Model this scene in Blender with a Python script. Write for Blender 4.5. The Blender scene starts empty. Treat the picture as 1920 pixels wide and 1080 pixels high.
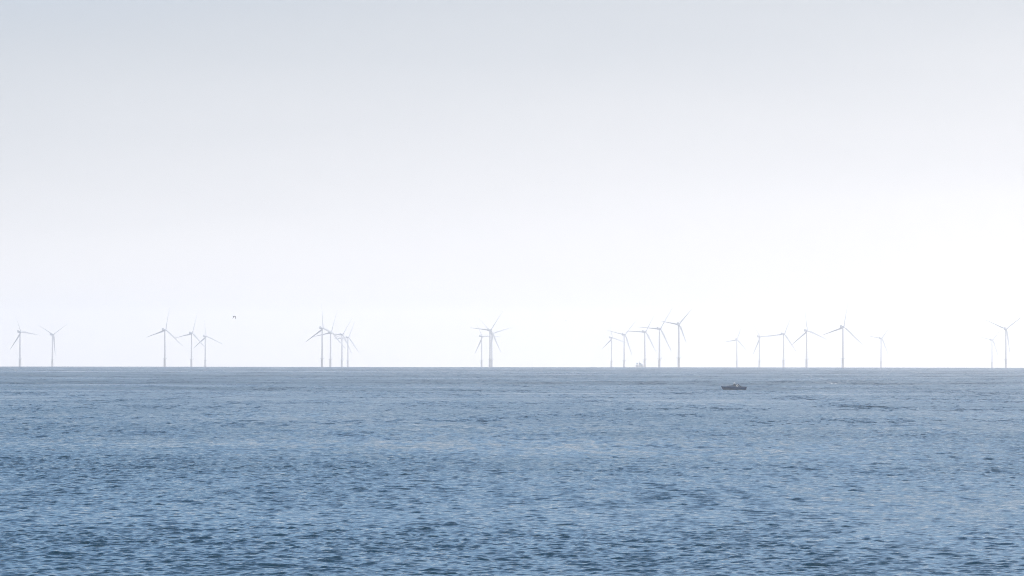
import bpy, bmesh, math, random
import numpy as np
from mathutils import Vector, Matrix

random.seed(7)
sc = bpy.context.scene
COL = sc.collection
PI = math.pi

# ------------------------------------------------------------------ camera
R_EARTH = 6.371e6
CAM_H = 14.0
F_PX = 12400.0                       # focal length in photograph pixels (1920 wide)
DIP = math.sqrt(2 * CAM_H / R_EARTH)
PITCH = (688.3 - 540.0) / F_PX - DIP
ROLL = 0.0012
cd = bpy.data.cameras.new("camera")
cam = bpy.data.objects.new("camera", cd)
COL.objects.link(cam)
cd.sensor_width = 36.0
cd.lens = 36.0 * F_PX / 1920.0
cd.clip_start = 1.0
cd.clip_end = 80000.0
CAM_M = (Matrix.Translation((0, 0, CAM_H)) @ Matrix.Rotation(PI / 2 + PITCH, 4, 'X')
         @ Matrix.Rotation(ROLL, 4, 'Z'))
cam.matrix_world = CAM_M
sc.camera = cam
CAM_INV = CAM_M.inverted()

# ------------------------------------------------------------------ world
SUN_EL, SUN_AZ = math.radians(22), math.radians(29)      # azimuth clockwise from the view direction (+Y)
w = bpy.data.worlds.new("World")
sc.world = w
w.use_nodes = True
nt = w.node_tree
nt.nodes.clear()
N, L = nt.nodes.new, nt.links.new


def math_node(tree, op, a, b=None, clamp=False):
    n = tree.nodes.new('ShaderNodeMath')
    n.operation = op
    n.use_clamp = clamp
    for i, v in enumerate((a, b)):
        if v is None:
            continue
        if isinstance(v, (int, float)):
            n.inputs[i].default_value = v
        else:
            tree.links.new(v, n.inputs[i])
    return n.outputs[0]


out = N('ShaderNodeOutputWorld')
sky = N('ShaderNodeTexSky')
sky.sky_type = 'NISHITA'
sky.sun_disc = False
sky.sun_elevation = SUN_EL
sky.sun_rotation = SUN_AZ
sky.air_density = 1.0
sky.dust_density = 0.6
sky.ozone_density = 3.0
bg_sky = N('ShaderNodeBackground')
bg_sky.inputs['Strength'].default_value = 0.115
tint = N('ShaderNodeMix')
tint.data_type = 'RGBA'
tint.blend_type = 'MULTIPLY'
tint.inputs[0].default_value = 1.0
tint.inputs[7].default_value = (0.90, 1.0, 1.05, 1)
L(sky.outputs[0], tint.inputs[6])
L(tint.outputs[2], bg_sky.inputs['Color'])
tc = N('ShaderNodeTexCoord')
sep = N('ShaderNodeSeparateXYZ')
L(tc.outputs['Generated'], sep.inputs[0])
# the bank of bright sea haze: thickest at the horizon, thicker towards the sun's side
cl = N('ShaderNodeClamp')
cl.inputs['Min'].default_value = -0.14
cl.inputs['Max'].default_value = 0.14
L(sep.outputs['X'], cl.inputs['Value'])
tcl = math_node(nt, 'ADD', math_node(nt, 'MULTIPLY', sep.outputs['Z'], 18.0),
                math_node(nt, 'MULTIPLY', cl.outputs[0], -1.75))
# faint unevenness of the veil
mp = N('ShaderNodeMapping')
mp.inputs['Scale'].default_value = (9, 9, 55)
L(tc.outputs['Generated'], mp.inputs['Vector'])
nz = N('ShaderNodeTexNoise')
nz.inputs['Scale'].default_value = 1.0
nz.inputs['Detail'].default_value = 2.0
L(mp.outputs[0], nz.inputs['Vector'])
tcl = math_node(nt, 'ADD', tcl, math_node(nt, 'MULTIPLY', math_node(nt, 'SUBTRACT', nz.outputs[0], 0.5), 0.20))
SPAN = 4.0
tn = math_node(nt, 'DIVIDE', math_node(nt, 'ADD', tcl, 0.3), SPAN, clamp=True)
ramp = N('ShaderNodeValToRGB')
ramp.color_ramp.interpolation = 'B_SPLINE'
HAZE_STOPS = [(-0.3, (0.66, 0.65, 0.65)), (0.0, (0.64, 0.63, 0.63)), (0.14, (0.66, 0.65, 0.655)), (0.31, (0.655, 0.652, 0.665)),
              (0.45, (0.612, 0.615, 0.635)), (0.66, (0.545, 0.558, 0.585)), (0.85, (0.48, 0.505, 0.54)), (1.10, (0.428, 0.46, 0.503)),
              (2.0, (0.30, 0.40, 0.525)), (3.7, (0.195, 0.36, 0.565))]
cr = ramp.color_ramp
while len(cr.elements) < len(HAZE_STOPS):
    cr.elements.new(0.5)
for e, (p, c) in zip(cr.elements, HAZE_STOPS):
    e.position = (p + 0.3) / SPAN
    e.color = (*c, 1)
L(tn, ramp.inputs[0])
bg_haze = N('ShaderNodeBackground')
bg_haze.inputs['Strength'].default_value = 1.0
L(ramp.outputs[0], bg_haze.inputs['Color'])
fac = N('ShaderNodeMapRange')
fac.interpolation_type = 'SMOOTHSTEP'
fac.inputs['From Min'].default_value = 0.10
fac.inputs['From Max'].default_value = 0.42
L(sep.outputs['Z'], fac.inputs['Value'])
mixw = N('ShaderNodeMixShader')
L(fac.outputs[0], mixw.inputs[0])
L(bg_haze.outputs[0], mixw.inputs[1])
L(bg_sky.outputs[0], mixw.inputs[2])
# unseen bright sky added behind the camera to light the sides facing it
bg_fill = N('ShaderNodeBackground')
bg_fill.inputs['Color'].default_value = (1.0, 0.985, 0.97, 1)
bg_fill.inputs['Strength'].default_value = 0.95
back = N('ShaderNodeMapRange')
back.interpolation_type = 'SMOOTHSTEP'
back.inputs['From Min'].default_value = -0.05
back.inputs['From Max'].default_value = -0.45
L(sep.outputs['Y'], back.inputs['Value'])
mixc = N('ShaderNodeMixShader')
L(math_node(nt, 'MULTIPLY', back.outputs[0], math_node(nt, 'ADD', math_node(nt, 'MULTIPLY', nz.outputs[0], 0.8), 0.45, clamp=True)), mixc.inputs[0])
L(mixw.outputs[0], mixc.inputs[1])
L(bg_fill.outputs[0], mixc.inputs[2])
L(mixc.outputs[0], out.inputs['Surface'])

# ------------------------------------------------------------------ sun
sd = bpy.data.lights.new("sun", 'SUN')
sd.energy = 2.35
sd.angle = math.radians(4.0)
sd.color = (1.0, 0.98, 0.96)
sun = bpy.data.objects.new("sun", sd)
COL.objects.link(sun)
sdir = Vector((math.sin(SUN_AZ) * math.cos(SUN_EL), math.cos(SUN_AZ) * math.cos(SUN_EL), math.sin(SUN_EL)))
sun.rotation_euler = sdir.to_track_quat('Z', 'Y').to_euler()
sun.location = (0, 0, 300)

# ------------------------------------------------------------------ exposure
sc.view_settings.view_transform = 'Standard'
sc.view_settings.look = 'None'
sc.view_settings.exposure = 0.5
sc.view_settings.gamma = 1.0
sc.view_settings.use_curve_mapping = False
sc.render.engine = 'CYCLES'
sc.cycles.volume_bounces = 1
sc.cycles.max_bounces = 6
sc.cycles.filter_width = 1.0
sc.cycles.sample_clamp_direct = 2.5
sc.cycles.sample_clamp_indirect = 4.0
sc.cycles.use_denoising = True
sc.cycles.denoising_prefilter = 'NONE'

HAZE_DENSITY = 4.2e-5

# ------------------------------------------------------------------ helpers


def tag(o, label=None, cat=None, group=None, kind=None):
    if label:
        o['label'] = label
    if cat:
        o['category'] = cat
    if group:
        o['group'] = group
    if kind:
        o['kind'] = kind
    return o


def empty(name, loc=(0, 0, 0), rz=0.0):
    o = bpy.data.objects.new(name, None)
    COL.objects.link(o)
    o.location = loc
    o.rotation_euler = (0, 0, rz)
    o.empty_display_size = 2
    return o


def obj(name, bm, m, parent=None, smooth=True):
    me = bpy.data.meshes.new(name)
    bmesh.ops.recalc_face_normals(bm, faces=bm.faces)
    bm.to_mesh(me)
    bm.free()
    me.materials.append(m)
    if smooth:
        me.polygons.foreach_set('use_smooth', [True] * len(me.polygons))
        try:
            me.set_sharp_from_angle(angle=math.radians(38))
        except Exception:
            pass
    o = bpy.data.objects.new(name, me)
    COL.objects.link(o)
    if parent:
        o.parent = parent
    return o


def lathe(bm, prof, seg=28, axis='Z', origin=(0, 0, 0)):
    rings = []
    ox, oy, oz = origin
    for r, h in prof:
        ring = []
        for k in range(seg):
            a = 2 * PI * k / seg
            if axis == 'Z':
                ring.append(bm.verts.new((ox + r * math.cos(a), oy + r * math.sin(a), oz + h)))
            else:
                ring.append(bm.verts.new((ox + h, oy + r * math.cos(a), oz + r * math.sin(a))))
        rings.append(ring)
    for a, b in zip(rings, rings[1:]):
        for k in range(seg):
            bm.faces.new((a[k], a[(k + 1) % seg], b[(k + 1) % seg], b[k]))
    bm.faces.new(rings[0])
    bm.faces.new(rings[-1])


def loft(bm, sections, closed_ends=True):
    rings = [[bm.verts.new(p) for p in s] for s in sections]
    n = len(rings[0])
    for a, b in zip(rings, rings[1:]):
        for k in range(n):
            bm.faces.new((a[k], a[(k + 1) % n], b[(k + 1) % n], b[k]))
    if closed_ends:
        bm.faces.new(rings[0])
        bm.faces.new(rings[-1])


def tube(bm, pts, r, seg=6):
    pts = [Vector(p) for p in pts]
    secs = []
    for i, p in enumerate(pts):
        d = (pts[min(i + 1, len(pts) - 1)] - pts[max(i - 1, 0)]).normalized()
        u = d.cross(Vector((0, 0, 1)))
        if u.length < 1e-3:
            u = d.cross(Vector((0, 1, 0)))
        u.normalize()
        v = d.cross(u)
        secs.append([p + r * (math.cos(2 * PI * k / seg) * u + math.sin(2 * PI * k / seg) * v) for k in range(seg)])
    loft(bm, secs)


def box(bm, c, s, bev=0.0):
    r = bmesh.ops.create_cube(bm, size=1.0, matrix=Matrix.Translation(c) @ Matrix.Diagonal((*s, 1)))
    if bev > 0:
        es = list({e for v in r['verts'] for e in v.link_edges})
        bmesh.ops.bevel(bm, geom=es, offset=bev, segments=2, affect='EDGES')


def material(name, color, rough=0.5, metal=0.0, var=0.08, scale=0.6, bump=0.0):
    m = bpy.data.materials.new(name)
    m.use_nodes = True
    t = m.node_tree
    p = t.nodes['Principled BSDF']
    p.inputs['Roughness'].default_value = rough
    p.inputs['Metallic'].default_value = metal
    c = t.nodes.new('ShaderNodeTexCoord')
    n = t.nodes.new('ShaderNodeTexNoise')
    n.inputs['Scale'].default_value = scale
    n.inputs['Detail'].default_value = 5
    t.links.new(c.outputs['Object'], n.inputs['Vector'])
    mx = t.nodes.new('ShaderNodeMix')
    mx.data_type = 'RGBA'
    t.links.new(n.outputs[0], mx.inputs[0])
    mx.inputs[6].default_value = (*[max(0, v * (1 - var * 2)) for v in color], 1)
    mx.inputs[7].default_value = (*[min(1, v * (1 + var)) for v in color], 1)
    t.links.new(mx.outputs[2], p.inputs['Base Color'])
    return m


M_TOWER = material('turbine_paint', (0.78, 0.77, 0.76), 0.45, var=0.05, scale=0.15)
M_BLADE = material('blade_paint', (0.76, 0.755, 0.75), 0.4, var=0.04, scale=0.2)
M_NAC = material('nacelle_paint', (0.60, 0.61, 0.62), 0.5, var=0.06, scale=0.4)
M_TP = material('transition_paint', (0.70, 0.69, 0.665), 0.55, var=0.12, scale=0.3)
M_STEEL = material('galvanised_steel', (0.36, 0.37, 0.38), 0.5, 0.4)
M_HULL = material('boat_hull_paint', (0.024, 0.085, 0.185), 0.55, var=0.1, scale=0.8)
M_BOOT = material('boat_waterline_paint', (0.025, 0.055, 0.10), 0.5)
M_CABIN = material('boat_cabin_paint', (0.07, 0.135, 0.21), 0.5, var=0.08)
M_WHITE = material('white_gelcoat', (0.88, 0.88, 0.88), 0.16, var=0.02)
M_WHITE.node_tree.nodes['Principled BSDF'].inputs['Coat Weight'].default_value = 1.0
M_GLASS = material('dark_window_glass', (0.03, 0.04, 0.05), 0.08, var=0.02)
M_DARK = material('dark_canvas', (0.05, 0.06, 0.075), 0.7)
M_SHIP = material('workboat_paint', (0.50, 0.59, 0.66), 0.5, var=0.1, scale=0.3)
M_SHIPW = material('workboat_white_paint', (0.70, 0.71, 0.72), 0.5, var=0.06, scale=0.3)
M_BIRD = material('dark_plumage', (0.030, 0.030, 0.034), 0.8, scale=6)
M_GULL = material('grey_plumage', (0.22, 0.22, 0.23), 0.8, scale=6)

# ------------------------------------------------------------------ sea
rng = np.random.default_rng(11)


def fft_tile(size, n, wind, wdir, hs, seed, chop, spread):
    r = np.random.default_rng(seed)
    k1 = np.fft.fftfreq(n, d=size / n) * 2 * np.pi
    kx, ky = np.meshgrid(k1, k1, indexing='xy')
    k = np.hypot(kx, ky)
    k[0, 0] = 1e-6
    Lw = wind * wind / 9.81
    cosf = (kx * math.cos(wdir) + ky * math.sin(wdir)) / k
    ph = np.exp(-1.0 / (k * Lw) ** 2) / k ** 4.1 * (0.05 + 0.95 * np.abs(cosf) ** (2 * spread))
    ph *= np.exp(-(k * 0.06) ** 2)
    ph[0, 0] = 0
    amp = np.sqrt(ph) * (r.standard_normal((n, n)) + 1j * r.standard_normal((n, n)))
    h = np.fft.ifft2(amp).real
    s = hs / 4.0 / h.std()
    dx = np.fft.ifft2(-1j * kx / k * amp).real
    dy = np.fft.ifft2(-1j * ky / k * amp).real
    return [(h * s).astype(np.float32), (dx * s * chop).astype(np.float32), (dy * s * chop).astype(np.float32)], size, n


def sample(tile, x, y):
    fields, size, n = tile
    u = (x / size * n)
    v = (y / size * n)
    iu = np.floor(u).astype(np.int64)
    iv = np.floor(v).astype(np.int64)
    fu = (u - iu).astype(np.float32)
    fv = (v - iv).astype(np.float32)
    i0, i1, j0, j1 = iu % n, (iu + 1) % n, iv % n, (iv + 1) % n
    res = []
    for f in fields:
        res.append((f[j0, i0] * (1 - fu) + f[j0, i1] * fu) * (1 - fv) + (f[j1, i0] * (1 - fu) + f[j1, i1] * fu) * fv)
    return res


tile_a = fft_tile(163.0, 1024, 3.6, math.radians(-97), 0.19, 3, -1.0, 4)
tile_b = fft_tile(101.0, 1024, 2.0, math.radians(-80), 0.135, 5, -1.0, 7)
tile_c = fft_tile(53.0, 1024, 1.3, math.radians(-92), 0.080, 9, -0.9, 9)


# slicks (negative) and wind-darkened patches (positive): x, y, half sizes in x and y, strength
PATCHES = [(-24, 560, 42, 42, -0.085), (0, 430, 150, 60, -0.05), (20, 1060, 190, 80, -0.025), (-30, 2350, 900, 200, -0.02),
           (40, 640, 60, 60, 0.02), (-40, 800, 70, 110, 0.025), (0, 1600, 500, 350, 0.045), (150, 5200, 1500, 500, -0.02), (-200, 3600, 2500, 700, 0.02)]


def build_sea():
    half = 0.098
    dense = np.arange(-half, half + 1e-9, 0.00021)
    ext, stepv, a = [], 0.0006, half
    while a < PI - 0.01:
        a = min(a + stepv, PI)
        ext.append(a)
        stepv = min(stepv * 1.35, 0.20)
    ext = np.array(ext)
    ang = np.concatenate([-ext[::-1][1:], dense, ext])       # azimuth from +Y, clockwise; the last meets the first
    rows = [2.0]
    while rows[-1] < 20400:
        r = rows[-1]
        g = 1.03 if r < 330 else 1.00037 + 0.00000052 * max(0.0, r - 700) + 0.0 
        rows.append(r * g)
    rr = np.array(rows)
    nr, na = len(rr), len(ang)
    X = (rr[:, None] * np.sin(ang)[None, :]).ravel()
    Y = (rr[:, None] * np.cos(ang)[None, :]).ravel()
    D2 = np.repeat(rr ** 2, na)
    h1, dx1, dy1 = sample(tile_a, X, Y)
    c, s = math.cos(0.64), math.sin(0.64)
    h2, dx2, dy2 = sample(tile_b, X * c - Y * s + 31.7, X * s + Y * c + 12.3)
    dxb = dx2 * c + dy2 * s
    dyb = -dx2 * s + dy2 * c
    h3, dx3, dy3 = sample(tile_c, X * 0.96 + Y * 0.28 + 5.0, Y * 0.96 - X * 0.28 + 3.0)
    h2 += h3
    dxb += dx3
    dyb += dy3
    # sets of larger and smaller waves drift through each other
    gust = 1.0 + 0.36 * np.sin(X / 37.0 + Y / 91.0) * np.sin(Y / 143.0 - X / 61.0 + 1.0)
    for px, py, ax, ay, k in PATCHES:
        gust *= 1.0 + 3.0 * k * np.exp(-((X - px) / ax) ** 2 - ((Y - py) / ay) ** 2)
    co = np.empty((nr * na + 1, 3), np.float32)
    co[:-1, 0] = X + (dx1 + dxb) * gust
    co[:-1, 1] = Y + (dy1 + dyb) * gust
    co[:-1, 2] = (h1 + h2) * gust - D2 / (2 * R_EARTH)
    co[-1] = (0, 0, 0)
    idx = np.arange(nr * na, dtype=np.int32).reshape(nr, na)
    nxt = np.roll(idx, -1, axis=1)
    q = np.stack([idx[:-1], idx[1:], nxt[1:], nxt[:-1]], -1).reshape(-1, 4)
    t = np.stack([np.full(na, nr * na, np.int32), idx[0], nxt[0]], -1)
    loops = np.concatenate([q.ravel(), t.ravel()]).astype(np.int32)
    nq, ntri = len(q), len(t)
    starts = np.concatenate([np.arange(nq) * 4, nq * 4 + np.arange(ntri) * 3]).astype(np.int32)
    me = bpy.data.meshes.new('sea')
    me.vertices.add(len(co))
    me.vertices.foreach_set('co', co.ravel())
    me.loops.add(len(loops))
    me.loops.foreach_set('vertex_index', loops)
    me.polygons.add(nq + ntri)
    me.polygons.foreach_set('loop_start', starts)
    me.update(calc_edges=True)
    me.polygons.foreach_set('use_smooth', np.ones(nq + ntri, bool))
    o = bpy.data.objects.new('sea', me)
    COL.objects.link(o)
    print('sea', nr, na, len(co))
    return o


def sea_material():
    m = bpy.data.materials.new('sea_water')
    m.use_nodes = True
    t = m.node_tree
    p = t.nodes['Principled BSDF']
    p.inputs['Base Color'].default_value = (0.021, 0.067, 0.098, 1)
    p.inputs['IOR'].default_value = 1.333
    geo = t.nodes.new('ShaderNodeNewGeometry')

    def noise(scale, detail, rough=0.55, stretch=(1, 1, 1), off=(0, 0, 0)):
        mpn = t.nodes.new('ShaderNodeMapping')
        mpn.inputs['Scale'].default_value = tuple(scale * v for v in stretch)
        mpn.inputs['Location'].default_value = off
        t.links.new(geo.outputs['Position'], mpn.inputs['Vector'])
        n = t.nodes.new('ShaderNodeTexNoise')
        n.inputs['Scale'].default_value = 1.0
        n.inputs['Detail'].default_value = detail
        n.inputs['Roughness'].default_value = rough
        t.links.new(mpn.outputs[0], n.inputs['Vector'])
        return n
    # wind patches: cat's paws and slicks, from kilometres down to metres
    g1 = noise(1 / 700.0, 7, 0.62, (0.55, 1.0, 0.0))
    g2 = noise(1 / 60.0, 4, 0.6, (0.5, 1.0, 0.0), (9, 4, 0))
    g3 = noise(1.0, 5, 0.6, (1 / 70.0, 1 / 260.0, 0.0), (2, 14, 0))
    gs = math_node(t, 'ADD', math_node(t, 'MULTIPLY', g1.outputs[0], 0.45),
                   math_node(t, 'ADD', math_node(t, 'MULTIPLY', g2.outputs[0], 0.25), math_node(t, 'MULTIPLY', g3.outputs[0], 0.30)))
    sp = t.nodes.new('ShaderNodeSeparateXYZ')
    t.links.new(geo.outputs['Position'], sp.inputs[0])
    for px, py, ax, ay, k in PATCHES:
        u = math_node(t, 'DIVIDE', math_node(t, 'SUBTRACT', sp.outputs[0], px), ax)
        v = math_node(t, 'DIVIDE', math_node(t, 'SUBTRACT', sp.outputs[1], py), ay)
        q = math_node(t, 'ADD', math_node(t, 'MULTIPLY', u, u), math_node(t, 'MULTIPLY', v, v))
        gs = math_node(t, 'ADD', gs, math_node(t, 'MULTIPLY', math_node(t, 'EXPONENT', math_node(t, 'MULTIPLY', q, -1.0)), k))
    mr = t.nodes.new('ShaderNodeMapRange')
    mr.inputs['From Min'].default_value = 0.38
    mr.inputs['From Max'].default_value = 0.62
    mr.inputs['To Min'].default_value = 0.15
    mr.inputs['To Max'].default_value = 1.5
    t.links.new(gs, mr.inputs['Value'])
    # capillary roughness: rougher where the wind darkens the water, glassier in the slicks
    rg = t.nodes.new('ShaderNodeMapRange')
    rg.inputs['From Min'].default_value = 0.38
    rg.inputs['From Max'].default_value = 0.62
    rg.inputs['To Min'].default_value = 0.34
    rg.inputs['To Max'].default_value = 1.0
    t.links.new(gs, rg.inputs['Value'])
    ln = t.nodes.new('ShaderNodeVectorMath')
    ln.operation = 'LENGTH'
    t.links.new(geo.outputs['Position'], ln.inputs[0])
    rd = t.nodes.new('ShaderNodeMapRange')          # the coarser the modelled waves, the more of their slope is roughness
    rd.inputs['From Min'].default_value = 500.0
    rd.inputs['From Max'].default_value = 3200.0
    rd.inputs['To Min'].default_value = 0.07
    rd.inputs['To Max'].default_value = 0.52
    t.links.new(ln.outputs['Value'], rd.inputs['Value'])
    t.links.new(math_node(t, 'MULTIPLY', rg.outputs[0], rd.outputs[0]), p.inputs['Roughness'])
    # ripples as facet slopes (x and y tilt)
    acc = None
    far = t.nodes.new('ShaderNodeMapRange')          # wave groups stand in for the single waves where the mesh is coarse
    far.inputs['From Min'].default_value = 450.0
    far.inputs['From Max'].default_value = 2400.0
    far.inputs['To Min'].default_value = 0.26
    far.inputs['To Max'].default_value = 1.0
    lnf = t.nodes.new('ShaderNodeVectorMath')
    lnf.operation = 'LENGTH'
    t.links.new(geo.outputs['Position'], lnf.inputs[0])
    t.links.new(lnf.outputs['Value'], far.inputs['Value'])
    for sc_, det, amp, st in ((1 / 1.0, 3, 0.32, (0.6, 1.0, 0)), (1 / 0.22, 3, 0.14, (0.9, 1.1, 0)),
                              (1 / 1.1, 4, 1.5, (1.0, 0.13, 0)), (1 / 3.0, 4, 1.8, (1.0, 0.10, 0)), (1 / 24.0, 4, 1.3, (1.0, 0.14, 0))):
        n = noise(sc_, det, 0.55, st, (3.1, 7.7, 0.4))
        v = t.nodes.new('ShaderNodeVectorMath')
        v.operation = 'SUBTRACT'
        t.links.new(n.outputs['Color'], v.inputs[0])
        v.inputs[1].default_value = (0.5, 0.5, 0.5)
        k = t.nodes.new('ShaderNodeVectorMath')
        k.operation = 'MULTIPLY'
        t.links.new(v.outputs[0], k.inputs[0])
        k.inputs[1].default_value = (amp, amp, 0.0)
        if amp > 0.5:
            kk = t.nodes.new('ShaderNodeVectorMath')
            kk.operation = 'SCALE'
            t.links.new(k.outputs[0], kk.inputs[0])
            t.links.new(far.outputs[0], kk.inputs['Scale'])
            k = kk
        if acc is None:
            acc = k.outputs[0]
        else:
            ad = t.nodes.new('ShaderNodeVectorMath')
            ad.operation = 'ADD'
            t.links.new(acc, ad.inputs[0])
            t.links.new(k.outputs[0], ad.inputs[1])
            acc = ad.outputs[0]
    sca = t.nodes.new('ShaderNodeVectorMath')
    sca.operation = 'SCALE'
    t.links.new(acc, sca.inputs[0])
    t.links.new(mr.outputs[0], sca.inputs['Scale'])
    add = t.nodes.new('ShaderNodeVectorMath')
    add.operation = 'ADD'
    t.links.new(geo.outputs['Normal'], add.inputs[0])
    t.links.new(sca.outputs[0], add.inputs[1])
    nrm = t.nodes.new('ShaderNodeVectorMath')
    nrm.operation = 'NORMALIZE'
    t.links.new(add.outputs[0], nrm.inputs[0])
    t.links.new(nrm.outputs[0], p.inputs['Normal'])
    return m


sea = build_sea()
sea.data.materials.append(sea_material())
tag(sea, 'rippled steel blue sea reaching to the misty horizon', 'sea', kind='structure')

# ------------------------------------------------------------------ haze
bm = bmesh.new()
box(bm, (0, 0, 58), (46000, 46000, 194))
m = bpy.data.materials.new('haze_air')
m.use_nodes = True
t = m.node_tree
t.nodes.remove(t.nodes['Principled BSDF'])
pv = t.nodes.new('ShaderNodeVolumePrincipled')
pv.inputs['Color'].default_value = (1.0, 0.96, 0.965, 1)
pv.inputs['Density'].default_value = HAZE_DENSITY
pv.inputs['Anisotropy'].default_value = 0.7
t.links.new(pv.outputs[0], t.nodes['Material Output'].inputs['Volume'])
hz = obj('haze', bm, m, smooth=False)
hz.location = (0, 0, 0)
tag(hz, 'pale sea haze fading the far turbines and horizon', 'haze', kind='stuff')

# ------------------------------------------------------------------ placing things by bearing and distance


def project(p):
    q = CAM_INV @ Vector(p)
    return 960 + F_PX * q.x / -q.z, 540 - F_PX * q.y / -q.z


def bearing(px, py):
    d = CAM_M.to_3x3() @ Vector((px - 960, 540 - py, -F_PX))
    return math.atan2(d.x, d.y)


def sea_z(d):
    return -d * d / (2 * R_EARTH)


def at(az, d, h=0.0):
    return Vector((d * math.sin(az), d * math.cos(az), sea_z(d) + h))


def distance_for(az, h, py, lo, hi):
    """range at which a point h above the water on this bearing shows at image row py"""
    up = project(at(az, lo, h))[1] < project(at(az, hi, h))[1]
    for _ in range(60):
        mid = 0.5 * (lo + hi)
        y = project(at(az, mid, h))[1]
        if (y < py) == up:
            lo = mid
        else:
            hi = mid
    return 0.5 * (lo + hi)


# ------------------------------------------------------------------ wind turbine
HUB_H, ROTOR_R, OVERHANG, TILT = 80.0, 56.0, 4.6, math.radians(-4)


def blade_mesh():
    bm = bmesh.new()
    secs = []
    #        r     chord  thick  pitch
    prof = [(1.2, 2.3, 1.00, 40), (3.0, 2.3, 0.95, 40), (6.0, 3.0, 0.60, 41), (9.5, 3.9, 0.36, 43), (13, 4.0, 0.28, 45),
            (20, 3.4, 0.23, 47), (28, 2.8, 0.20, 49), (36, 2.3, 0.18, 51), (44, 1.8, 0.17, 52), (50, 1.4, 0.16, 53),
            (54, 1.0, 0.16, 53), (55.7, 0.4, 0.16, 53)]
    n = 16
    for r, c, th, be in prof:
        b = math.radians(be)
        cdir = Vector((-math.sin(b), -math.cos(b), 0))
        tdir = Vector((math.cos(b), -math.sin(b), 0))
        ring = []
        bend = 1.6 * (r / ROTOR_R) ** 2          # pre-bend away from the tower
        for k in range(n):
            a = 2 * PI * k / n
            u = 0.5 * math.cos(a)
            tt = 0.5 * th * math.sin(a) * (1.0 if th > 0.7 else (0.62 + 0.75 * max(0.0, u + 0.15)))
            off = 0.0 if th > 0.7 else -0.17
            ring.append(Vector((bend, 0, r)) + cdir * (c * (u + off)) + tdir * (c * tt))
        secs.append(ring)
    loft(bm, secs)
    return bm


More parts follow.
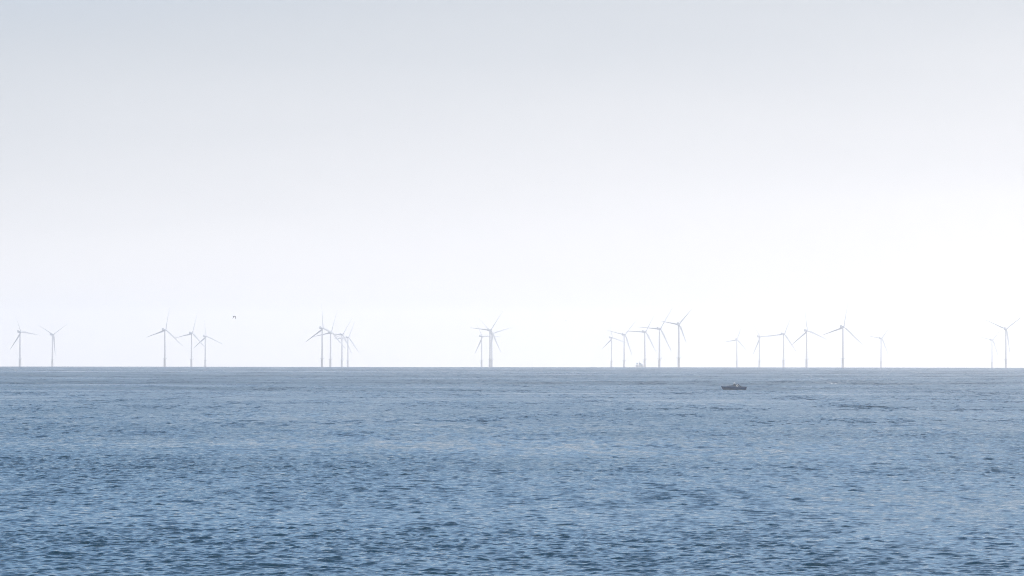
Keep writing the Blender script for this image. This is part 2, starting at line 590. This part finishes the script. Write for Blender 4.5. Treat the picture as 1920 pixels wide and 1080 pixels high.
def make_turbine():
    root = empty('wind_turbine')
    # steel transition piece and its working platform
    bm = bmesh.new()
    lathe(bm, [(2.15, -8.0), (2.15, 0.0), (2.15, 16.3), (2.3, 16.4), (2.3, 17.0)], 28)
    tp = obj('transition_piece', bm, M_TP, root)
    bm = bmesh.new()
    lathe(bm, [(2.34, 16.5), (4.6, 16.75), (4.6, 17.1), (2.34, 17.1)], 24)
    obj('platform', bm, M_TP, tp)
    bm = bmesh.new()
    for k in range(16):
        a = 2 * PI * k / 16
        tube(bm, [(4.5 * math.cos(a), 4.5 * math.sin(a), 17.1), (4.5 * math.cos(a), 4.5 * math.sin(a), 18.25)], 0.06, 5)
    for z in (17.7, 18.25):
        tube(bm, [(4.5 * math.cos(2 * PI * k / 32), 4.5 * math.sin(2 * PI * k / 32), z) for k in range(33)], 0.06, 5)
    obj('railing', bm, M_STEEL, tp)
    bm = bmesh.new()
    for yy in (-0.9, 0.9):
        tube(bm, [(-2.1, yy, 15.8), (-3.4, yy, 15.0), (-3.4, yy, -3.0)], 0.18, 6)
    for k in range(24):
        box(bm, (-3.2, 0, -2 + 0.75 * k), (0.07, 0.7, 0.07))
    obj('boat_landing', bm, M_STEEL, tp)
    bm = bmesh.new()
    tube(bm, [(1.0, -4.0, 17.1), (1.0, -4.0, 20.0), (2.2, -5.4, 20.8)], 0.14, 6)
    obj('davit_crane', bm, M_STEEL, tp)
    # tapered tubular tower with its flange rings
    bm = bmesh.new()
    zt = HUB_H - 2.0
    prof = [(1.9, 17.02)]
    for k in range(1, 13):
        f = k / 12
        z = 17.02 + f * (zt - 17.02)
        r = 1.9 - (1.9 - 1.25) * f
        prof.append((r, z))
        if k in (4, 8):
            prof += [(r + 0.05, z + 0.02), (r + 0.05, z + 0.25), (r, z + 0.27)]
    lathe(bm, prof, 28)
    tw = obj('tower', bm, M_TOWER, root)
    bm = bmesh.new()
    box(bm, (-1.9, 0, 18.4), (0.14, 0.95, 2.3), 0.04)
    obj('door', bm, M_NAC, tw)
    # nacelle: a long rounded housing behind the rotor, with a cooler standing on the rear
    bm = bmesh.new()
    secs = []
    for x, hw, z0, z1, rad in ((2.6, 1.35, -1.45, 1.5, 1.1), (2.0, 1.75, -1.75, 1.8, 0.9), (0.5, 1.95, -2.0, 1.95, 0.55),
                               (-4.0, 1.95, -2.0, 2.0, 0.5), (-8.4, 1.9, -1.75, 2.0, 0.5), (-9.4, 1.7, -1.4, 1.85, 0.6)):
        ring = []
        for cx, cz, a0 in ((hw - rad, z1 - rad, 0), (-hw + rad, z1 - rad, 90), (-hw + rad, z0 + rad, 180), (hw - rad, z0 + rad, 270)):
            for k in range(4):
                a = math.radians(a0 + 30 * k)
                ring.append((x, cx + rad * math.cos(a), HUB_H + cz + rad * math.sin(a)))
        secs.append(ring)
    loft(bm, secs)
    nac = obj('nacelle', bm, M_NAC, root)
    bm = bmesh.new()
    box(bm, (-8.3, 0, HUB_H + 2.9), (0.7, 3.7, 1.9), 0.12)
    for yy in (-1.3, 1.3):
        tube(bm, [(-5.6, yy, HUB_H + 1.9), (-8.1, yy, HUB_H + 3.5)], 0.10, 6)
    obj('cooler', bm, M_NAC, nac)
    bm = bmesh.new()
    tube(bm, [(-7.2, 0.9, HUB_H + 1.9), (-7.2, 0.9, HUB_H + 4.6)], 0.05, 5)
    box(bm, (-7.2, 0.9, HUB_H + 4.6), (0.5, 0.12, 0.12), 0.03)
    obj('wind_vane', bm, M_STEEL, nac)
    # hub with nose cone
    bm = bmesh.new()
    lathe(bm, [(1.35, -1.9), (1.6, -1.4), (1.72, 0.0), (1.6, 0.9), (1.2, 1.7), (0.7, 2.2), (0.2, 2.4)], 24, 'X')
    hub = obj('hub', bm, M_BLADE, root)
    hub.location = (OVERHANG, 0, HUB_H)
    b0 = obj('blade', blade_mesh(), M_BLADE, root)
    for k in range(3):
        b = b0 if k == 0 else b0.copy()
        if k:
            COL.objects.link(b)
            b.parent = root
        b.location = (OVERHANG, 0, HUB_H)
        b.rotation_euler = (math.radians(120 * k), TILT, 0)
    return root


def copy_tree(o, parent=None):
    c = o.copy()
    COL.objects.link(c)
    c.parent = parent
    for ch in list(o.children):
        copy_tree(ch, c)
    return c


# tower column, hub row, blade angle clockwise from straight up, yaw off the line of sight, label
TURBINES = [
    (37.3, 622.2, -21, 34, 'wind turbine closest to the left edge, one blade nearly level to the right'),
    (98.2, 627.4, -62, 34, 'Y shaped wind turbine, second from the left edge, two blades raised and one down'),
    (308.9, 618.4, 12, 29, 'tallest of the three turbines left of the dark bird, nacelle edge and platform clear'),
    (359.0, 624.8, 17, 29, 'middle turbine by size of the three left of the dark bird'),
    (384.9, 630.5, -7, 32, 'small faint turbine closest to the dark bird, one blade sloping down to the right'),
    (604.0, 615.5, -3, 29, 'tallest turbine of the overlapping row of four, one blade straight up'),
    (619.6, 622.9, 18, 29, 'second tallest turbine of the overlapping row of four, just right of its tallest'),
    (641.0, 627.4, 34, 29, 'third turbine of the overlapping row of four, one blade leaning up right'),
    (652.2, 632.6, 25, 29, 'smallest turbine ending the overlapping row of four, its tower farthest right there'),
    (903.0, 630.7, -29, 33, 'faint small turbine left of the two towers that almost merge'),
    (918.6, 619.0, 36, 29, 'taller turbine of the two whose towers almost merge near mid horizon'),
    (922.0, 625.5, -46, 30, 'shorter turbine of the two whose towers almost merge, a blade raised to the right'),
    (1146.6, 633.2, -11, 33, 'smallest faint turbine of the five standing around the workboat'),
    (1170.3, 627.7, 42, 30, 'turbine just left of the workboat, with one blade raised either side'),
    (1208.8, 622.2, 32, 30, 'turbine whose foot touches the workboat, one blade level to the left'),
    (1236.4, 616.4, 34, 29, 'large turbine first to the right of the workboat, with a clear platform'),
    (1272.6, 608.2, 40, 12, 'turbine with the highest hub, last right of the workboat, facing almost square on'),
    (1381.5, 636.7, 20, 14, 'very faint slim turbine on the horizon above the motorboat'),
    (1423.9, 631.3, -32, 30, 'faint turbine whose level right blade meets its neighbour\'s level left blade'),
    (1469.2, 626.4, 25, 30, 'faint turbine whose level left blade meets the blade of a smaller neighbour'),
    (1512.3, 619.9, -7, 28, 'turbine with one blade almost straight up, just left of the largest clear one'),
    (1580.3, 613.0, 12, 28, 'big clear turbine standing right of the motorboat, blades spread like a tripod'),
    (1652.0, 634.5, 39, 30, 'small faint turbine standing alone between the big tripod shaped one and a wide gap'),
    (1860.0, 637.5, 42, 28, 'faintest turbine, small and left of the large Y shaped one at the right edge'),
    (1885.8, 617.0, 53, 16, 'large Y shaped turbine at the right edge, its blade tip cut off'),
]
proto = make_turbine()
for i, (tx, hy, ang, yaw, lab) in enumerate(TURBINES):
    o = proto if i == 0 else copy_tree(proto)
    az = bearing(tx, 688)
    d = distance_for(az, HUB_H, hy, 8000, 24000)
    o.location = at(az, d)
    o.rotation_euler = (0, 0, PI / 2 - math.radians(yaw) - az)
    k = 0
    for ch in o.children:
        if ch.name.startswith('blade'):
            ch.rotation_euler = (math.radians(ang + 120 * k), TILT, 0)
            sb = {12: 0.86, 16: 0.65, 17: 0.74, 22: 0.86, 23: 0.88}.get(i, 0.95)
            ch.scale = (0.95, 0.95, sb)
            k += 1
    tag(o, lab, 'wind turbine', 'offshore wind turbines along the horizon')
    print('turbine', i, round(d), project(at(az, d)))

# ------------------------------------------------------------------ motorboat (bow towards -X of the picture)


def make_boat():
    az = bearing(1375, 731)
    d = distance_for(az, 0.0, 730.9, 1500, 5000)
    print('boat', d, F_PX / d)
    s = 46.5 / 9.9 / (F_PX / d)
    root = empty('motorboat', at(az, d), -az + PI)
    root.scale = (s, s, s)
    # local frame: x from the stern (-4.95) to the bow (+4.95), z from the waterline
    bm = bmesh.new()
    secs = []
    #       x     half-beam deck  chine  deck_z  keel_z
    st = [(-4.93, 1.45, 1.38, 1.26, -0.35), (-3.0, 1.55, 1.38, 1.26, -0.45), (-1.0, 1.60, 1.36, 1.29, -0.5),
          (1.0, 1.52, 1.15, 1.33, -0.5), (2.6, 1.25, 0.78, 1.37, -0.45), (3.7, 0.82, 0.36, 1.41, -0.3),
          (4.45, 0.40, 0.08, 1.44, 0.55), (4.95, 0.07, 0.03, 1.47, 1.28)]
    for x, hb, ch, dz, kz in st:
        zc = kz + (dz - kz) * 0.35
        xs = x
        ring = [(xs, 0, kz), (xs, ch, zc), (xs, hb * 0.985, dz - 0.22), (xs, hb + 0.05, dz - 0.2), (xs, hb + 0.05, dz - 0.12), (xs, hb, dz),
                (xs, 0, dz + 0.05),
                (xs, -hb, dz), (xs, -hb - 0.05, dz - 0.12), (xs, -hb - 0.05, dz - 0.2), (xs, -hb * 0.985, dz - 0.22), (xs, -ch, zc)]
        secs.append(ring)
    loft(bm, secs)
    hull = obj('hull', bm, M_HULL, root)
    # boot stripe along the waterline
    bm = bmesh.new()
    for sgn in (1, -1):
        a = []
        for x, hb, ch, dz, kz in st[:6]:
            zc = kz + (dz - kz) * 0.35
            pts = []
            for z in (0.0, 0.26):
                f = (z - zc) / (dz - 0.22 - zc)
                y = ch + (hb * 0.985 - ch) * f + 0.012
                pts.append((x, sgn * y, z))
            a.append(pts)
        v = [[bm.verts.new(p) for p in pp] for pp in a]
        for p, q in zip(v, v[1:]):
            bm.faces.new((p[0], q[0], q[1], p[1]))
    obj('waterline_stripe', bm, M_BOOT, hull)

    # low coach roof forward, with a white hand rail on its top
    def cabin(name, pts, hw0, hw1, mt, parent):
        bm = bmesh.new()
        low = [(x, z) for x, z in pts]
        zmin = min(z for _, z in pts)
        zmax = max(z for _, z in pts)
        secs = []
        for sgn in (-1, 1):
            secs.append([(x, sgn * (hw0 + (hw1 - hw0) * (z - zmin) / (zmax - zmin)), z) for x, z in low])
        loft(bm, secs)
        bmesh.ops.bevel(bm, geom=list(bm.edges), offset=0.04, segments=2, affect='EDGES')
        return obj(name, bm, mt, parent)
    coach = cabin('coach_roof', [(2.75, 1.36), (2.45, 1.72), (0.7, 1.88), (0.3, 1.9), (0.3, 1.30)], 1.05, 0.85, M_CABIN, root)
    bm = bmesh.new()
    for x0, x1 in ((1.75, 2.35), (0.75, 1.35)):
        box(bm, ((x0 + x1) / 2, 0.55, 1.90), (x1 - x0, 0.5, 0.13), 0.04)
    obj('hatch', bm, M_WHITE, coach)
    wh = cabin('wheelhouse', [(0.55, 1.30), (0.42, 1.85), (-0.20, 2.38), (-1.75, 2.40), (-2.25, 2.05), (-2.55, 1.27)], 1.25, 0.95, M_CABIN, root)
    bm = bmesh.new()
    for sgn in (-1, 1):
        for x0, x1 in ((0.1, -0.65), (-0.8, -1.25)):
            ys0, ys1 = 1.155, 1.02
            v = [bm.verts.new(p) for p in ((x0 + 0.1, sgn * ys0, 1.72), (x1, sgn * ys0, 1.72), (x1, sgn * ys1, 2.2), (x0 - 0.25, sgn * ys1, 2.2))]
            bm.faces.new(v)
    ext = bmesh.ops.extrude_face_region(bm, geom=list(bm.faces))
    for v in ext['geom']:
        if isinstance(v, bmesh.types.BMVert):
            v.co.y += 0.03 if v.co.y > 0 else -0.03
    obj('window', bm, M_GLASS, wh, smooth=False)
    # slanting radar arch behind the wheelhouse
    bm = bmesh.new()
    for sgn in (-1, 1):
        loft(bm, [[(x + dx, sgn * yy + dy, z) for dx, dy in ((-0.16, -0.06), (0.16, -0.06), (0.16, 0.06), (-0.16, 0.06))]
                  for x, yy, z in ((-3.0, 1.42, 1.2), (-2.55, 1.36, 1.75), (-1.95, 1.2, 2.22))])
    box(bm, (-1.93, 0, 2.25), (0.34, 2.5, 0.12), 0.03)
    obj('radar_arch', bm, M_DARK, root)
    # white life ring hanging on the wheelhouse side
    bm = bmesh.new()
    n1, n2 = 20, 10
    ringv = []
    for i in range(n1):
        a = 2 * PI * i / n1
        ringv.append([bm.verts.new((-1.55 + (0.32 + 0.11 * math.cos(2 * PI * j / n2)) * math.cos(a), 1.33 + 0.11 * math.sin(2 * PI * j / n2),
                                    1.70 + (0.32 + 0.11 * math.cos(2 * PI * j / n2)) * math.sin(a))) for j in range(n2)])
    for i in range(n1):
        for j in range(n2):
            bm.faces.new((ringv[i][j], ringv[(i + 1) % n1][j], ringv[(i + 1) % n1][(j + 1) % n2], ringv[i][(j + 1) % n2]))
    obj('life_ring', bm, M_WHITE, root)
    # white radar dome on a short post
    bm = bmesh.new()
    lathe(bm, [(0.10, 2.38), (0.10, 2.48), (0.40, 2.50), (0.47, 2.60), (0.46, 2.72), (0.40, 2.82), (0.28, 2.89), (0.14, 2.93), (0.02, 2.94)], 20, 'Z', (0.45 - 0.9, 0.1, 0))
    obj('radar_dome', bm, M_WHITE, root)
    bm = bmesh.new()
    tube(bm, [(-1.2, -0.5, 2.38), (-1.3, -0.5, 4.0)], 0.025, 5)
    obj('whip_aerial', bm, M_STEEL, root)
    # bow rail
    bm = bmesh.new()
    for sgn in (-1, 1):
        tube(bm, [(4.85, sgn * 0.05, 1.95), (4.3, sgn * 0.45, 1.95), (3.4, sgn * 0.92, 1.92), (2.4, sgn * 1.22, 1.85), (2.0, sgn * 1.3, 1.36)], 0.025, 5)
        for x, y in ((4.3, 0.42), (3.4, 0.9), (2.7, 1.15)):
            tube(bm, [(x, sgn * y, 1.4), (x, sgn * y, 1.92)], 0.02, 5)
    obj('bow_rail', bm, M_STEEL, root)
    # cockpit side coaming and dark outboard motor
    bm = bmesh.new()
    for sgn in (-1, 1):
        loft(bm, [[(x, sgn * (hw - 0.05), 1.2), (x, sgn * (hw + 0.05), 1.2), (x, sgn * (hw + 0.03), z), (x, sgn * (hw - 0.03), z)]
                  for x, hw, z in ((-2.5, 1.42, 1.45), (-4.2, 1.38, 1.36), (-4.75, 1.3, 1.30))])
    obj('cockpit_coaming', bm, M_CABIN, root)
    bm = bmesh.new()
    loft(bm, [[(-4.97 + dx, dy * wy, z) for dx, dy in ((-wx, -0.7), (-wx, 0.7), (0, 1), (wx, 0.7), (wx, -0.7), (0, -1))]
              for z, wx, wy in ((-0.3, 0.10, 0.08), (0.45, 0.13, 0.10), (0.6, 0.30, 0.24), (1.15, 0.33, 0.28), (1.30, 0.2, 0.2))])
    obj('outboard_motor', bm, M_DARK, root)
    tag(root, 'grey blue motorboat with white radar dome alone on the open sea', 'boat')


make_boat()

# ------------------------------------------------------------------ workboat on the horizon


def make_workboat():
    az = bearing(1199.3, 688)
    d = 12700.0
    root = empty('workboat', at(az, d), -az)
    bm = bmesh.new()
    secs = []
    for x, hb, dz, kz in ((-7.6, 0.2, 4.3, 1.6), (-6.2, 1.9, 4.1, -0.6), (-3.5, 2.9, 3.8, -1.2), (0, 3.2, 3.5, -1.4), (4.5, 3.1, 3.3, -1.3), (6.8, 2.7, 3.3, -0.9)):
        secs.append([(x, 0, kz), (x, hb * 0.8, kz * 0.4 + 0.3), (x, hb, dz), (x, 0, dz + 0.1), (x, -hb, dz), (x, -hb * 0.8, kz * 0.4 + 0.3)])
    loft(bm, secs)
    obj('hull', bm, M_SHIPW, root)
    bm = bmesh.new()
    loft(bm, [[(-1.7, y, 3.2), (-1.3, y, 6.4), (-0.6, y, 8.6), (1.6, y, 8.4), (4.6, y, 6.4), (6.2, y, 5.6), (5.6, y, 3.2)] for y in (-2.5, 2.5)])
    bmesh.ops.bevel(bm, geom=list(bm.edges), offset=0.12, segments=2, affect='EDGES')
    wh = obj('wheelhouse', bm, M_SHIP, root)
    bm = bmesh.new()
    for y in (-2.53, 2.53):
        for x in (-0.5, 0.8, 2.1):
            box(bm, (x, y, 7.2 - 0.0 * x), (0.9, 0.06, 0.8), 0.02)
    obj('window', bm, M_GLASS, wh)
    bm = bmesh.new()
    tube(bm, [(0.1, 0, 8.4), (0.1, 0, 12.0)], 0.22, 8)
    tube(bm, [(0.1, -1.2, 10.2), (0.1, 1.2, 10.2)], 0.10, 6)
    tube(bm, [(-0.9, 0, 9.4), (0.9, 0, 9.4)], 0.18, 6)
    obj('mast', bm, M_STEEL, root)
    bm = bmesh.new()
    box(bm, (-4.9, 0, 7.3), (3.6, 3.4, 2.2), 0.2)
    for x in (-6.2, -3.7):
        for y in (-1.3, 1.3):
            tube(bm, [(x, y, 3.7), (x, y, 6.3)], 0.22, 6)
    tube(bm, [(-6.3, 0, 8.3), (-7.0, 0, 9.3)], 0.18, 6)
    obj('deck_crane', bm, M_SHIP, root)
    bm = bmesh.new()
    for sgn in (-1, 1):
        pts = [(-7.2, 0.5 * sgn, 4.9), (-4, 2.7 * sgn, 4.8), (-1.8, 3.0 * sgn, 4.6)]
        tube(bm, pts, 0.08, 5)
        for p in pts:
            tube(bm, [(p[0], p[1], 3.7), p], 0.07, 5)
    obj('railing', bm, M_STEEL, root)
    tag(root, 'pale grey workboat on the horizon beside the foot of a turbine', 'workboat')


make_workboat()

# ------------------------------------------------------------------ birds in flight


def make_bird(px, py, d, span, heading, droop, mt, label, bank=0.0):
    az = bearing(px, py)
    direction = (CAM_M.to_3x3() @ Vector((px - 960, 540 - py, -F_PX))).normalized()
    loc = Vector((0, 0, CAM_H)) + direction * d
    bm = bmesh.new()
    k = span / 1.3
    # body along +X from tail to beak
    prof = [(-0.36, 0.005, 0.06), (-0.28, 0.012, 0.07), (-0.18, 0.05, 0.06), (-0.05, 0.085, 0.075), (0.10, 0.085, 0.075), (0.20, 0.055, 0.052),
            (0.27, 0.05, 0.045), (0.33, 0.035, 0.033), (0.37, 0.012, 0.012), (0.42, 0.005, 0.005)]
    loft(bm, [[(x * k, hy * k * math.cos(2 * PI * j / 10), hz * k * math.sin(2 * PI * j / 10)) for j in range(10)] for x, hz, hy in prof])
    # wings raised to the wrist and drooping to the tip
    for sgn in (-1, 1):
        secs = []
        for f, x0, ch in ((0.06, 0.10, 0.34), (0.25, 0.14, 0.34), (0.45, 0.15, 0.31), (0.7, 0.07, 0.25), (0.9, -0.03, 0.15), (1.0, -0.13, 0.04)):
            y = f * span / 2
            z = (0.42 * min(f, 0.45) - droop * max(0.0, f - 0.40)) * span / 2 + 0.03
            yy = y * (0.92 if f > 0.5 else 1.0)
            secs.append([((x0) * k, sgn * yy, z), ((x0 - ch * 0.4) * k, sgn * yy, z + 0.022 * k), ((x0 - ch) * k, sgn * yy, z - 0.03 * k),
                         ((x0 - ch * 0.4) * k, sgn * yy, z - 0.014 * k)])
        loft(bm, secs)
    o = obj('bird', bm, mt)
    o.location = loc
    o.rotation_euler = (bank, 0, heading)
    tag(o, label, 'bird', 'birds flying above the sea')


make_bird(439.6, 593.0, 1750, 1.10, math.radians(52), 2.6, M_BIRD, 'dark bird flying with wings bent down beside the small faint turbine')
make_bird(1061.2, 601.4, 6200, 1.30, math.radians(25), 0.6, M_GULL, 'tiny pale bird high over the empty gap near mid horizon')
